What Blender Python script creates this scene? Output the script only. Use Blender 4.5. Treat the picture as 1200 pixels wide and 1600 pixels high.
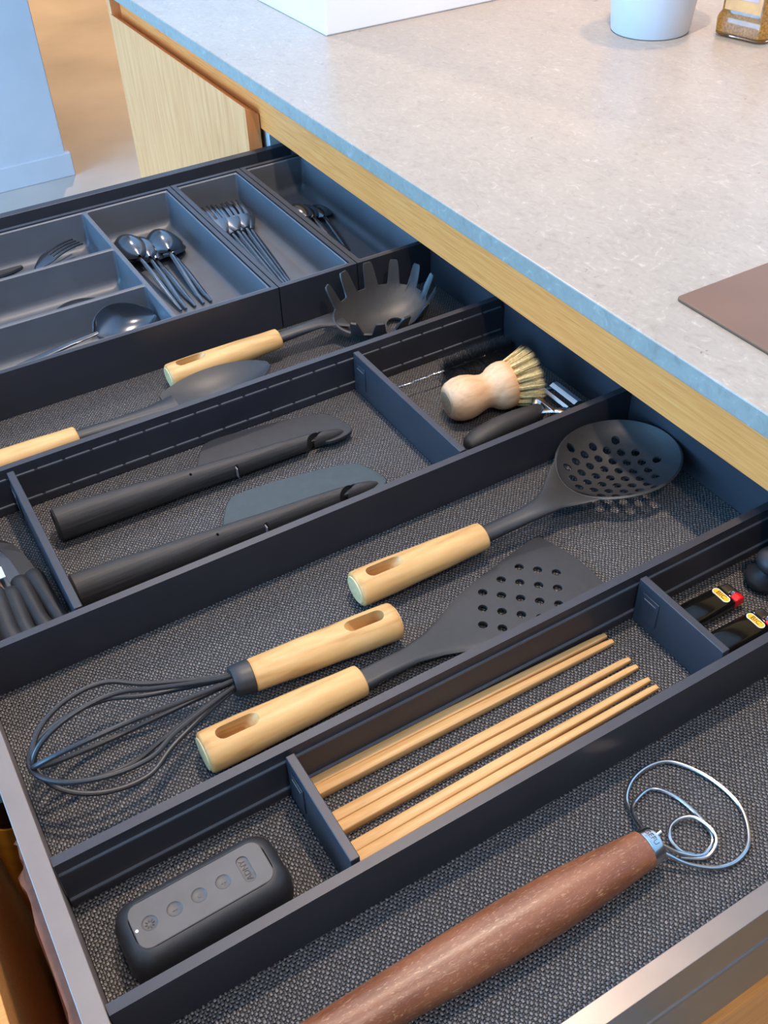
import bpy, bmesh, math, random
from math import sin, cos, pi, radians as R, sqrt, atan2
from mathutils import Vector as V, Matrix
random.seed(7)
S = bpy.context.scene
for o in list(bpy.data.objects): bpy.data.objects.remove(o)

# ------------------------------------------------------------------ camera, world, lights, exposure
cam = bpy.data.cameras.new('camera'); co = bpy.data.objects.new('camera', cam)
S.collection.objects.link(co); S.camera = co
cam.sensor_fit = 'VERTICAL'; cam.sensor_height = 24.0; cam.lens = 1564.97*24.0/1600.0
cam.clip_start = .01; cam.clip_end = 60
r_, u_, f_ = V((.8581, -.5126, -.0300)), V((.3603, .5593, .7466)), V((.3659, .6514, -.6646))
co.matrix_world = Matrix(((r_.x, u_.x, -f_.x, .0258), (r_.y, u_.y, -f_.y, -.2537), (r_.z, u_.z, -f_.z, .5564), (0, 0, 0, 1)))

w = bpy.data.worlds.new('world'); S.world = w; w.use_nodes = True
w.node_tree.nodes['Background'].inputs[0].default_value = (.55, .75, 1, 1)
w.node_tree.nodes['Background'].inputs[1].default_value = .6

def light(name, kind, loc, target, energy, color, size=.1, size_y=None, spot=None, blend=.5):
    l = bpy.data.lights.new(name, kind); l.energy = energy; l.color = color
    if kind == 'AREA':
        l.size = size
        if size_y: l.shape = 'RECTANGLE'; l.size_y = size_y
    else: l.shadow_soft_size = size
    if kind == 'SPOT': l.spot_size = spot; l.spot_blend = blend
    o = bpy.data.objects.new(name, l); S.collection.objects.link(o); o.location = loc
    o.rotation_euler = (V(target)-V(loc)).to_track_quat('-Z', 'Y').to_euler()
    return o
DAY = (.21, .55, 1.0); WARM = (1.0, .79, .60)
light('window_daylight', 'AREA', (-3.3, .8, .75), (0, .7, 0), 330, DAY, 3.4, 1.7)
light('ceiling_spot', 'SPOT', (.55, .45, 1.70), (.40, .38, 0), 100, WARM, .03, None, R(120), .6)
light('ceiling_spot', 'SPOT', (.17, -.75, 1.70), (.15, -.45, 0), 48, WARM, .03, None, R(120), .6)
light('ceiling_spot', 'SPOT', (.55, 1.65, 1.70), (.40, 1.30, 0), 40, WARM, .03, None, R(120), .6)
light('counter_spot', 'SPOT', (1.28, .80, 1.30), (1.20, .75, .14), 34, (1, .60, .32), .03, None, R(62), .8)
light('corridor_spot', 'SPOT', (1.9, 5.6, 1.65), (1.6, 5.4, -.76), 420, (1, .66, .36), .05, None, R(110), .7)

S.view_settings.view_transform = 'Standard'; S.view_settings.look = 'None'
S.view_settings.exposure = 0.08; S.view_settings.gamma = 1; S.view_settings.use_curve_mapping = False

# ------------------------------------------------------------------ materials
def lin(c): return tuple(((x/255)/12.92 if x/255 <= .04045 else (((x/255)+.055)/1.055)**2.4) for x in c)+(1,)
def base(name, rough=.5, metal=0, spec=.5, coat=0):
    m = bpy.data.materials.new(name); m.use_nodes = True
    b = m.node_tree.nodes['Principled BSDF']
    b.inputs['Roughness'].default_value = rough; b.inputs['Metallic'].default_value = metal
    b.inputs['Specular IOR Level'].default_value = spec; b.inputs['Coat Weight'].default_value = coat
    return m, m.node_tree, b
def N(t, kind, **kw):
    n = t.nodes.new(kind)
    for k, v in kw.items():
        if k.startswith('i_'):
            n.inputs[k[2:].replace('_', ' ')].default_value = v
        else: setattr(n, k, v)
    return n
def coords(t, scale=(1, 1, 1), rot=(0, 0, 0)):
    tc = N(t, 'ShaderNodeTexCoord'); mp = N(t, 'ShaderNodeMapping')
    mp.inputs['Scale'].default_value = scale; mp.inputs['Rotation'].default_value = rot
    t.links.new(tc.outputs['Object'], mp.inputs['Vector']); return mp.outputs['Vector']
def ramp(t, fac, stops):
    n = N(t, 'ShaderNodeValToRGB'); cr = n.color_ramp
    while len(cr.elements) < len(stops): cr.elements.new(.5)
    for e, (p, c) in zip(cr.elements, stops): e.position = p; e.color = c
    t.links.new(fac, n.inputs[0]); return n.outputs[0]
def bump(t, b, h, strength, dist):
    n = N(t, 'ShaderNodeBump'); n.inputs['Strength'].default_value = strength; n.inputs['Distance'].default_value = dist
    t.links.new(h, n.inputs['Height']); t.links.new(n.outputs[0], b.inputs['Normal'])
def plain(name, c, rough=.5, metal=0, spec=.5, var=.06, scale=60, grain=0, gscale=1500, coat=0):
    m, t, b = base(name, rough, metal, spec, coat)
    v = coords(t); n = N(t, 'ShaderNodeTexNoise', i_Scale=scale, i_Detail=4.0); t.links.new(v, n.inputs['Vector'])
    c0 = lin([x*(1-var) for x in c]); c1 = lin([min(255, x*(1+var)) for x in c])
    t.links.new(ramp(t, n.outputs[0], [(.3, c0), (.7, c1)]), b.inputs['Base Color'])
    if grain:
        g = N(t, 'ShaderNodeTexNoise', i_Scale=gscale, i_Detail=2.0); t.links.new(v, g.inputs['Vector'])
        bump(t, b, g.outputs[0], grain, .0004)
    return m
def wood(name, c0, c1, c2, axis='X', scale=1.0, rough=.5, rings=.5, stretch=14):
    m, t, b = base(name, rough, 0, .35)
    sc = {'X': (1, stretch, stretch), 'Y': (stretch, 1, stretch), 'Z': (stretch, stretch, 1)}[axis]
    v = coords(t, [s*scale for s in sc])
    n = N(t, 'ShaderNodeTexNoise', i_Scale=6.0, i_Detail=6.0, i_Roughness=.62, i_Distortion=.3); t.links.new(v, n.inputs['Vector'])
    v2 = coords(t, [s*scale*.35 for s in sc])
    n2 = N(t, 'ShaderNodeTexNoise', i_Scale=5.0, i_Detail=1.5, i_Distortion=.6); t.links.new(v2, n2.inputs['Vector'])
    mul = N(t, 'ShaderNodeMath', operation='MULTIPLY'); mul.inputs[1].default_value = 9
    t.links.new(n2.outputs[0], mul.inputs[0])
    fr = N(t, 'ShaderNodeMath', operation='PINGPONG'); fr.inputs[1].default_value = .5; t.links.new(mul.outputs[0], fr.inputs[0])
    mx = N(t, 'ShaderNodeMath', operation='MULTIPLY_ADD'); mx.inputs[1].default_value = rings; t.links.new(fr.outputs[0], mx.inputs[0]); t.links.new(n.outputs[0], mx.inputs[2])
    t.links.new(ramp(t, mx.outputs[0], [(.35, lin(c0)), (.6, lin(c1)), (.95, lin(c2))]), b.inputs['Base Color'])
    bump(t, b, n.outputs[0], .12, .0006)
    return m

def woven(name, p=.00165):
    m, t, b = base(name, .42, 0, .5)
    tc = N(t, 'ShaderNodeTexCoord'); sp = N(t, 'ShaderNodeSeparateXYZ')
    wob = N(t, 'ShaderNodeTexNoise', i_Scale=120.0, i_Detail=3.0); t.links.new(tc.outputs['Object'], wob.inputs['Vector'])
    sc = N(t, 'ShaderNodeVectorMath', operation='MULTIPLY_ADD'); sc.inputs[1].default_value = (.0034,)*3
    t.links.new(wob.outputs[1], sc.inputs[0]); t.links.new(tc.outputs['Object'], sc.inputs[2]); t.links.new(sc.outputs[0], sp.inputs[0])
    def M(op, a, bb=None):
        n = N(t, 'ShaderNodeMath', operation=op)
        for i, x in enumerate((a, bb)):
            if x is None: continue
            if isinstance(x, (int, float)): n.inputs[i].default_value = x
            else: t.links.new(x, n.inputs[i])
        return n.outputs[0]
    u = M('DIVIDE', sp.outputs[0], p); v = M('DIVIDE', sp.outputs[1], p*1.15)
    fu, fv = M('FRACT', u), M('FRACT', v)
    par = M('FLOORED_MODULO', M('ADD', M('FLOOR', u), M('FLOOR', v)), 2)
    su, sv = M('SINE', M('MULTIPLY', fu, pi)), M('SINE', M('MULTIPLY', fv, pi))
    hx = M('MULTIPLY', M('POWER', sv, .6), M('ADD', M('MULTIPLY', su, .5), .5))
    hy = M('MULTIPLY', M('POWER', su, .6), M('ADD', M('MULTIPLY', sv, .5), .5))
    h = M('ADD', M('MULTIPLY', hx, M('SUBTRACT', 1, par)), M('MULTIPLY', hy, par))
    thr = N(t, 'ShaderNodeTexNoise', i_Scale=420.0, i_Detail=4.0, i_Roughness=.7); t.links.new(tc.outputs['Object'], thr.inputs['Vector'])
    cx = ramp(t, thr.outputs[0], [(.3, lin((20, 19, 20))), (.75, lin((52, 49, 50)))])
    cy = ramp(t, thr.outputs[0], [(.3, lin((48, 46, 47))), (.75, lin((142, 136, 135)))])
    mx = N(t, 'ShaderNodeMix', data_type='RGBA'); t.links.new(par, mx.inputs[0]); t.links.new(cx, mx.inputs[6]); t.links.new(cy, mx.inputs[7])
    gap = N(t, 'ShaderNodeMix', data_type='RGBA'); gap.inputs[6].default_value = lin((10, 9, 10))
    t.links.new(M('MINIMUM', M('MULTIPLY', h, 1.5), 1), gap.inputs[0]); t.links.new(mx.outputs[2], gap.inputs[7])
    t.links.new(gap.outputs[2], b.inputs['Base Color'])
    bump(t, b, h, .8, .0007)
    return m

def stone(name):
    m, t, b = base(name, .32, 0, .4)
    v = coords(t, (1, 1, 1)); v2 = coords(t, (1.5, 1, 1), (0, 0, .5))
    n = N(t, 'ShaderNodeTexNoise', i_Scale=9.0, i_Detail=8.0, i_Roughness=.7, i_Distortion=.6); t.links.new(v2, n.inputs['Vector'])
    vo = N(t, 'ShaderNodeTexNoise', i_Scale=62.0, i_Detail=6.0, i_Roughness=.62, i_Distortion=1.8); t.links.new(v2, vo.inputs['Vector'])
    k = N(t, 'ShaderNodeTexNoise', i_Scale=170.0, i_Detail=3.0, i_Distortion=.8); t.links.new(v, k.inputs['Vector'])
    a = ramp(t, n.outputs[0], [(.3, lin((140, 131, 120))), (.5, lin((154, 144, 132))), (.72, lin((166, 156, 144)))])
    bl = ramp(t, vo.outputs[0], [(.25, lin((126, 112, 103))), (.42, lin((148, 139, 128))), (.6, lin((158, 148, 136))), (.75, lin((196, 184, 174)))])
    mx = N(t, 'ShaderNodeMix', data_type='RGBA'); mx.inputs[0].default_value = .65; t.links.new(a, mx.inputs[6]); t.links.new(bl, mx.inputs[7])
    sp = ramp(t, k.outputs[0], [(.0, (1, 1, 1, 1)), (.25, (1, 1, 1, 1)), (.29, (0, 0, 0, 1)), (1, (0, 0, 0, 1))])
    m2 = N(t, 'ShaderNodeMix', data_type='RGBA'); t.links.new(sp, m2.inputs[0]); t.links.new(mx.outputs[2], m2.inputs[6]); m2.inputs[7].default_value = lin((118, 102, 92))
    t.links.new(m2.outputs[2], b.inputs['Base Color'])
    return m

def speckled(name):      # brown handle with pale fibres
    m, t, b = base(name, .34, 0, .5)
    v = coords(t, (110, 420, 420)); n = N(t, 'ShaderNodeTexNoise', i_Scale=2.6, i_Detail=5.0, i_Roughness=.65, i_Distortion=.8); t.links.new(v, n.inputs['Vector'])
    v2 = coords(t, (6, 30, 30)); n2 = N(t, 'ShaderNodeTexNoise', i_Scale=3.0, i_Detail=3.0); t.links.new(v2, n2.inputs['Vector'])
    a = ramp(t, n2.outputs[0], [(.3, lin((104, 58, 36))), (.7, lin((140, 86, 58)))])
    f = ramp(t, n.outputs[0], [(.0, (0, 0, 0, 1)), (.55, (0, 0, 0, 1)), (.74, (1, 1, 1, 1))])
    mx = N(t, 'ShaderNodeMix', data_type='RGBA'); t.links.new(f, mx.inputs[0]); t.links.new(a, mx.inputs[6]); mx.inputs[7].default_value = lin((186, 140, 104))
    t.links.new(mx.outputs[2], b.inputs['Base Color']); bump(t, b, n.outputs[0], .25, .0004)
    return m

M = {}
M['metal'] = plain('anthracite_metal', (56, 58, 65), .42, .25, .5, .04, 30, .10, 2500)
M['rail'] = plain('anthracite_rail', (52, 51, 57), .40, .2, .5, .04, 30, .10, 2500)
M['rim'] = plain('lightened_rim_metal', (124, 111, 104), .45, .2, .5, .03, 30, .10, 2500)  # anthracite lightened, ceiling reflection put into the base colour
M['satin'] = plain('satin_grey_metal', (120, 112, 108), .36, .75, .5, .03, 30, .08, 2500)
M['tray'] = plain('grey_plastic', (84, 86, 92), .42, 0, .5, .03, 40, .08, 2500)
M['mat'] = woven('woven_mat')
M['stone'] = stone('quartz_stone')
M['oak'] = wood('oak', (226, 126, 60), (244, 144, 72), (252, 164, 92), 'Y', 2.4, .45, .3, 30)
M['oakv'] = wood('oak_upright', (224, 138, 78), (238, 154, 92), (246, 172, 112), 'Z', 1.2, .45, .35, 14)
M['oakx'] = wood('oak_board', (196, 128, 64), (216, 146, 78), (228, 162, 94), 'X', 2.2, .45, .3, 20)
M['beech'] = wood('handle_wood', (176, 128, 74), (200, 152, 94), (210, 166, 108), 'X', 3.2, .42, .5, 5)
M['endgrain'] = plain('end_grain_wood', (214, 178, 128), .5, 0, .35, .06, 300)
M['bamboo'] = wood('chopstick_wood', (190, 140, 84), (206, 160, 104), (216, 174, 120), 'X', 4, .42, .25, 20)
M['beechpale'] = wood('pale_beech', (196, 148, 108), (210, 166, 126), (222, 182, 146), 'X', 3.2, .55, .35, 8)
M['black'] = plain('black_nylon', (42, 41, 43), .45, 0, .5, .05, 200, .15, 1800)
M['blackash'] = wood('black_stained_wood', (34, 31, 31), (50, 46, 45), (66, 61, 59), 'X', 3.0, .55, .3, 40)
M['silicone'] = plain('black_silicone', (40, 39, 42), .5, 0, .4, .08, 120, .1, 900)
M['slate'] = plain('slate_silicone', (44, 56, 60), .5, 0, .4, .08, 120, .1, 900)
M['rubber'] = plain('black_rubber', (40, 38, 39), .5, 0, .4, .06, 100, .25, 2600)
M['gunmetal'] = plain('dark_polished_steel', (100, 102, 108), .22, .9, .5, .05, 30)
M['steel'] = plain('polished_steel', (206, 204, 204), .2, 1.0, .5, .03, 30)
M['gloss'] = plain('glossy_black_plastic', (16, 15, 15), .12, 0, .5, .05, 30)
M['white'] = plain('white_ceramic', (206, 206, 208), .35, 0, .5, .02, 10)
M['plaster'] = plain('white_plaster', (232, 230, 230), .75, 0, .3, .015, 8, .05, 300)
M['wallgrey'] = plain('light_grey_plaster', (196, 198, 202), .75, 0, .3, .015, 8, .05, 300)
M['floor'] = plain('polished_concrete', (186, 178, 170), .38, 0, .4, .08, 2.2)
M['leather'] = plain('brown_board', (106, 76, 56), .38, 0, .45, .03, 20)
M['brown'] = speckled('brown_fibre_handle')
M['bristle'] = plain('straw_bristle', (216, 186, 128), .7, 0, .2, .15, 500)
M['blackbristle'] = plain('black_bristle', (20, 20, 24), .5, 0, .4, .1, 300)
M['red'] = plain('red_plastic', (214, 22, 30), .3)
M['yellow'] = plain('yellow_ink', (238, 178, 40), .5)
M['whiteink'] = plain('white_ink', (236, 232, 224), .5)
M['darkink'] = plain('dark_ink', (40, 24, 16), .6)
M['greyink'] = plain('grey_engraving', (92, 86, 84), .5)
M['stamp'] = plain('burnt_stamp', (180, 142, 110), .7, 0, .2, .2, 900)
M['palegrey'] = plain('pale_grey_board', (196, 194, 190), .5)
M['pink'] = plain('pink_paper', (226, 164, 138), .6, 0, .3, .08, 60)
M['label'] = plain('golden_label', (196, 140, 44), .5, 0, .4, .08, 60)
M['purple'] = plain('purple_print', (120, 92, 150), .5)
M['lilac'] = plain('lilac_print', (190, 160, 176), .5)
M['paperlabel'] = plain('tan_label', (205, 150, 92), .5)
M['bluelabel'] = plain('pale_blue_label', (196, 222, 232), .5)
M['blade'] = plain('dark_coated_blade', (40, 38, 40), .3, .3)
M['seed'] = plain('fenugreek_seeds', (190, 130, 52), .5, 0, .4, .25, 400)
def glass(name, c, rough=.05):
    m, t, b = base(name, rough, 0, .5); b.inputs['Transmission Weight'].default_value = 1; b.inputs['IOR'].default_value = 1.45
    n = N(t, 'ShaderNodeTexNoise', i_Scale=20.0); t.links.new(coords(t), n.inputs['Vector'])
    t.links.new(ramp(t, n.outputs[0], [(.3, lin(c)), (.7, lin(c))]), b.inputs['Base Color']); return m
M['glass'] = glass('clear_glass', (246, 240, 226)); M['greenglass'] = glass('olive_glass', (60, 60, 30))

# ------------------------------------------------------------------ mesh helpers
def thing(name, label, cat, loc=(0, 0, 0), rz=0, group=None):
    o = bpy.data.objects.new(name, None); S.collection.objects.link(o); o.empty_display_size = .01
    o.location = loc; o.rotation_euler = (0, 0, rz); o['label'] = label; o['category'] = cat
    if group: o['group'] = group
    return o
def tag(o, label, cat, group=None, kind=None):
    if label: o['label'] = label
    if cat: o['category'] = cat
    if group: o['group'] = group
    if kind: o['kind'] = kind
    return o
class MB:
    def __init__(s): s.v = []; s.f = []
    def add(s, vs, fs):
        n = len(s.v); s.v += [tuple(v) for v in vs]; s.f += [tuple(i+n for i in f) for f in fs]; return s
    def box(s, x0, x1, y0, y1, z0, z1):
        return s.add([(x0, y0, z0), (x1, y0, z0), (x1, y1, z0), (x0, y1, z0), (x0, y0, z1), (x1, y0, z1), (x1, y1, z1), (x0, y1, z1)],
                     [(0, 3, 2, 1), (4, 5, 6, 7), (0, 1, 5, 4), (1, 2, 6, 5), (2, 3, 7, 6), (3, 0, 4, 7)])
    def loft(s, rings, cap0=True, cap1=True):
        n = len(rings[0]); vs = [p for r in rings for p in r]; fs = []
        for i in range(len(rings)-1):
            for j in range(n): fs.append((i*n+j, i*n+(j+1) % n, (i+1)*n+(j+1) % n, (i+1)*n+j))
        if cap0: fs.append(tuple(range(n))[::-1])
        if cap1: fs.append(tuple((len(rings)-1)*n+j for j in range(n)))
        return s.add(vs, fs)
    def lathe(s, prof, p0, p1, n=32, ysc=1, zsc=1, cap=True):
        """prof: (t along p0->p1, radius)"""
        p0, p1 = V(p0), V(p1); d = (p1-p0).normalized()
        a = V((0, 0, 1)).cross(d); a = a.normalized() if a.length > 1e-4 else V((1, 0, 0)); b = d.cross(a)
        rings = [[p0.lerp(p1, t)+a*(r*ysc*cos(2*pi*k/n))+b*(r*zsc*sin(2*pi*k/n)) for k in range(n)] for t, r in prof]
        return s.loft(rings, cap, cap)
    def tube(s, pts, rad, n=10, closed=False, flat=1, up=V((0, 0, 1))):
        pts = [V(p) for p in pts]; rings = []; L = len(pts)
        a = None
        for i, p in enumerate(pts):
            d = (pts[(i+1) % L]-pts[i-1]) if closed else (pts[min(i+1, L-1)]-pts[max(i-1, 0)])
            d.normalize()
            if a is None:
                a = d.cross(up); a = a if a.length > 1e-3 else d.cross(V((0, 1, 0)))
            a = a-d*a.dot(d); a.normalize(); b = a.cross(d)
            r = rad(i/(L-1)) if callable(rad) else rad
            rings.append([p+a*(r*cos(2*pi*k/n))+b*(r*flat*sin(2*pi*k/n)) for k in range(n)])
        if closed: return s.loft(rings+[rings[0]], False, False)
        return s.loft(rings)
    def prism(s, outline, z0, z1):
        n = len(outline)
        return s.add([(x, y, z0) for x, y in outline]+[(x, y, z1) for x, y in outline],
                     [tuple(range(n))[::-1], tuple(range(n, 2*n))]+[(i, (i+1) % n, n+(i+1) % n, n+i) for i in range(n)])
    def build(s, name, mat, parent=None, smooth=True, bevel=0, seg=2, angle=35, origin=None):
        off = V(origin) if origin is not None else (V(parent.matrix_basis.translation) if parent else V((0, 0, 0)))
        chain = parent.parent if parent else None
        if parent and origin is None and parent.type == 'MESH': off = V((0, 0, 0)); q = parent
        if parent and origin is None:
            off = V((0, 0, 0)); q = parent
            while q: off += q.location; q = q.parent
        me = bpy.data.meshes.new(name); me.from_pydata([tuple(V(v)-off) for v in s.v], [], s.f); me.update()
        b = bmesh.new(); b.from_mesh(me); bmesh.ops.recalc_face_normals(b, faces=b.faces); b.to_mesh(me); b.free()
        mats = mat if isinstance(mat, list) else [mat]
        for m in mats: me.materials.append(M[m])
        o = bpy.data.objects.new(name, me); S.collection.objects.link(o)
        if parent: o.parent = parent
        elif origin is not None: o.location = origin
        if bevel:
            md = o.modifiers.new('bevel', 'BEVEL'); md.width = bevel; md.segments = seg; md.limit_method = 'ANGLE'; md.angle_limit = R(40)
        if smooth:
            me.shade_smooth(); me.set_sharp_from_angle(angle=R(angle))
        return o
def cut(o, mb):
    """boolean difference with the closed shells in mb (world coordinates of o's frame), baked"""
    q = o; off = V((0, 0, 0))
    while q: off += q.location; q = q.parent
    me = bpy.data.meshes.new('cutter'); me.from_pydata([tuple(V(v)-off) for v in mb.v], [], mb.f)
    b = bmesh.new(); b.from_mesh(me); bmesh.ops.recalc_face_normals(b, faces=b.faces); b.to_mesh(me); b.free()
    c = bpy.data.objects.new('cutter', me); S.collection.objects.link(c)
    par = o.parent; o.parent = None; loc = o.location.copy(); o.location = (0, 0, 0)
    md = o.modifiers.new('cut', 'BOOLEAN'); md.object = c; md.solver = 'EXACT'; md.operation = 'DIFFERENCE'
    dg = bpy.context.evaluated_depsgraph_get(); dg.update()
    nm = bpy.data.meshes.new_from_object(o.evaluated_get(dg))
    old = o.data; nme = old.name; o.modifiers.clear(); o.data = nm; bpy.data.meshes.remove(old); nm.name = nme
    bpy.data.objects.remove(c); bpy.data.meshes.remove(me)
    o.parent = par; o.location = loc
    nm.shade_smooth(); nm.set_sharp_from_angle(angle=R(35))
    return o
def bake(o):
    par = o.parent; loc = o.location.copy(); o.parent = None; o.location = (0, 0, 0)
    dg = bpy.context.evaluated_depsgraph_get(); dg.update()
    nm = bpy.data.meshes.new_from_object(o.evaluated_get(dg)); o.modifiers.clear(); o.data = nm
    o.parent = par; o.location = loc; nm.shade_smooth(); nm.set_sharp_from_angle(angle=R(35)); return o
def struct(o): o['kind'] = 'structure'; return o
def catmull(P, n=8, closed=False):
    P = [V(p) for p in P]; L = len(P); out = []
    rng = range(L) if closed else range(L-1)
    for i in rng:
        a, b, c, d = (P[(i-1) % L], P[i], P[(i+1) % L], P[(i+2) % L]) if closed else (P[max(i-1, 0)], P[i], P[i+1], P[min(i+2, L-1)])
        for k in range(n):
            t = k/n; out.append(.5*((2*b)+(c-a)*t+(2*a-5*b+4*c-d)*t*t+(3*b-a-3*c+d)*t**3))
    if not closed: out.append(P[-1])
    return out
def rrect(x0, x1, y0, y1, r, n=6):
    out = []
    for cx, cy, a0 in ((x1-r, y1-r, 0), (x0+r, y1-r, 90), (x0+r, y0+r, 180), (x1-r, y0+r, 270)):
        for k in range(n+1):
            a = R(a0+90*k/n); out.append((cx+r*cos(a), cy+r*sin(a)))
    return out
def text_mesh(body, size, name, depth=.0002):
    c = bpy.data.curves.new(name, 'FONT'); c.body = body; c.size = size; c.extrude = depth; c.align_x = 'CENTER'; c.align_y = 'CENTER'; c.resolution_u = 3
    o = bpy.data.objects.new(name, c); S.collection.objects.link(o)
    dg = bpy.context.evaluated_depsgraph_get(); dg.update()
    me = bpy.data.meshes.new_from_object(o.evaluated_get(dg)); bpy.data.objects.remove(o); bpy.data.curves.remove(c)
    return me
def put_mesh(me, name, mat, parent, mtx):
    """mtx: world placement"""
    off = V((0, 0, 0)); q = parent
    while q: off += q.location; q = q.parent
    me.transform(Matrix.Translation(-off) @ mtx); me.materials.clear(); me.materials.append(M[mat])
    o = bpy.data.objects.new(name, me); S.collection.objects.link(o); o.parent = parent; return o

# ------------------------------------------------------------------ the room
FZ, CZ = -.765, 1.74
struct(MB().box(-3.5, 5, -3.1, 8, FZ-.05, FZ).build('floor', 'floor', smooth=False))
struct(MB().box(-3.5, 5, -3.1, 8, CZ, CZ+.05).build('ceiling', 'plaster', smooth=False))
wl = MB()
wl.box(-3.5, -3.4, -3, -1.0, FZ, CZ).box(-3.5, -3.4, 2.6, 8, FZ, CZ).box(-3.5, -3.4, -1.0, 2.6, FZ, -.15).box(-3.5, -3.4, -1.0, 2.6, 1.65, CZ)
struct(wl.build('wall_left', 'plaster', smooth=False))
struct(MB().box(-3.5, 5, -3.1, -3, FZ, CZ).build('wall_near', 'leather', smooth=False))
struct(MB().box(-3.5, 5, 7.9, 8, FZ, CZ).build('wall_far', 'plaster', smooth=False))
struct(MB().box(1.45, 1.55, -3, 1.0255, FZ, CZ).build('wall_right', 'plaster', smooth=False))
struct(MB().box(4.9, 5, 1.7, 8, FZ, CZ).build('wall_outer', 'plaster', smooth=False))
struct(MB().box(.6848, 1.55, 1.0255, 1.9, .1395, CZ).build('wall_pier', 'plaster', smooth=False, bevel=.002))
struct(MB().box(-3.4, .742, 3.02, 3.14, FZ, CZ).build('wall_back', 'wallgrey', smooth=False, bevel=.003))
struct(MB().box(-3.4, .756, 3.006, 3.154, FZ, FZ+.075).build('baseboard_back', 'wallgrey', smooth=False, bevel=.003))

# ------------------------------------------------------------------ worktop run
XC, ZC = .53, .1395
wt = MB().box(XC, 1.45, -1.3, 1.505, ZC-.0186, ZC).build('worktop', 'stone', smooth=False, bevel=.0012)
tag(wt, 'speckled pale beige stone worktop along the right', 'worktop')
cab = thing('base_cabinet', 'oak base cabinet run under the beige stone worktop', 'cabinet', (.55, .3, FZ))
MB().box(.55, .572, -1.3, 1.489, .063, ZC-.0187).build('grip_rail', 'oak', cab, bevel=.0006)
MB().box(XC+.004, 1.40, 1.4895, 1.505, FZ, ZC-.0187).build('end_panel', 'oakv', cab, bevel=.0006)
# far front with a top edge bevelled to the back
pv = MB(); a = [(.53, .0936), (.549, .0818), (.549, -.33), (.53, -.33)]
pv.loft([[(x, .967, z) for x, z in a], [(x, 1.486, z) for x, z in a]])
pv.build('drawer_front', 'oakv', cab, bevel=.0007)
a = [(.53, -.334), (.549, -.334), (.549, -.70), (.53, -.70)]
MB().loft([[(x, .967, z) for x, z in a], [(x, 1.486, z) for x, z in a]]).build('drawer_front', 'oakv', cab, bevel=.0007)
MB().box(.53, .549, -1.30, -.168, -.33, .0936).build('drawer_front', 'oakv', cab, bevel=.0007)
MB().box(.53, .549, -1.30, -.168, -.70, -.334).build('drawer_front', 'oakv', cab, bevel=.0007)
MB().box(.556, 1.2, .9575, .976, FZ, .062).build('carcass_side', 'palegrey', cab, bevel=.0004)
MB().box(.60, 1.2, -.16, -.142, FZ, .062).build('carcass_side', 'palegrey', cab, bevel=.0004)
MB().box(.60, 1.2, -.142, .9575, -.13, -.112).build('shelf', 'palegrey', cab)
MB().box(1.2, 1.22, -.16, 1.48, FZ, .062).build('carcass_back', 'palegrey', cab)

# ------------------------------------------------------------------ the drawer
XB, YN, YF = .5777, -.1314, .9535
dr = thing('pull_out_drawer', 'open anthracite metal drawer full of kitchen tools', 'drawer', (.28, .4, -.079))
MB().box(-.0123, 0, YN, YF, -.079, .0442).build('front_panel', 'rim', dr, bevel=.0006)
sd = MB()
prof = [(-.1194, -.02), (-.1194, .0442), (YN, .0442), (YN, .0000), (YN+.0016, -.0006), (YN+.0016, -.0040), (YN-.0006, -.0046), (YN-.0006, -.0066), (YN+.0016, -.0072), (YN+.0016, -.0095), (YN, -.0100), (YN, -.079), (YN+.010, -.079), (YN+.010, -.02)]
sd.loft([[(x, y, z) for y, z in prof] for x in (.0002, XB)])
sd.build('side_panel', 'satin', dr, bevel=.0004, smooth=False)
MB().box(.0002, XB, .9415, YF, -.079, .0442).build('side_panel', 'metal', dr, bevel=.0006)
MB().box(XB, XB+.012, -.1194, .9415, -.079, .052).build('back_panel', 'rail', dr, bevel=.0006)
MB().box(.0002, XB, YN+.0102, .9415, -.020, -.0022).build('base_board', 'metal', dr)
mat = MB().box(.0004, XB-.0004, -.1190, .9410, -.0020, 0).build('drawer_mat', 'mat', smooth=False)
tag(mat, 'woven grey and black liner mat on the drawer bottom', 'mat')

H, TR = .0434, .0064
def rail(y0, y1, inner, par, notched):
    """inner = -1: ledges on the low-y face"""
    q = MB(); lp = MB(); lq = MB()
    q.box(.0006, XB-.0006, y0, y1, .0004, H)
    def strip(x0, x1, d, z0, z1, q=q):
        if inner < 0: q.box(x0, x1, y0-d, y0+.001, z0, z1)
        else: q.box(x0, x1, y1-.001, y1+d, z0, z1)
    strip(.0008, XB-.0008, .0012, .0006, .0338); strip(.0010, XB-.0010, .0026, .0008, .0082)
    xs = .0012; step = .02395
    while xs < XB-.003:
        xe = min(XB-.0012, xs+step-(.0028 if notched else 0)); strip(xs, xe, .0016, .0334, .0346, lp); strip(xs, xe, .0030, .0078, .0090, lq); xs += step
    o = q.build('rail', 'rail', par, smooth=False); lp.build('lip', 'tray', o, smooth=False); lq.build('lip', 'tray', o, smooth=False)  # lips in lighter grey paint in the highlight along the ledge edges
    return o
def cross(x0, y0, y1, par):
    d = MB().box(x0, x0+.006, y0, y1, .0006, H-.0012).build('cross_divider', 'rail', par, bevel=.0005)
    ym = y1-.0125
    c = MB().box(x0-.0009, x0, ym-.0100, ym+.0065, .010, .034).build('clip_plate', 'rail', d, bevel=.0004)
    MB().box(x0-.00125, x0-.0008, ym-.0075, ym+.0040, .0295, .0303).build('mark', 'rim', d)
    return d
fb = thing('divider_frame', 'narrow black divider frame around the chopsticks compartment', 'drawer divider', (.28, .05, 0))
rail(0, TR, 1, fb, False); rail(.1-TR, .1, -1, fb, False)
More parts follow.
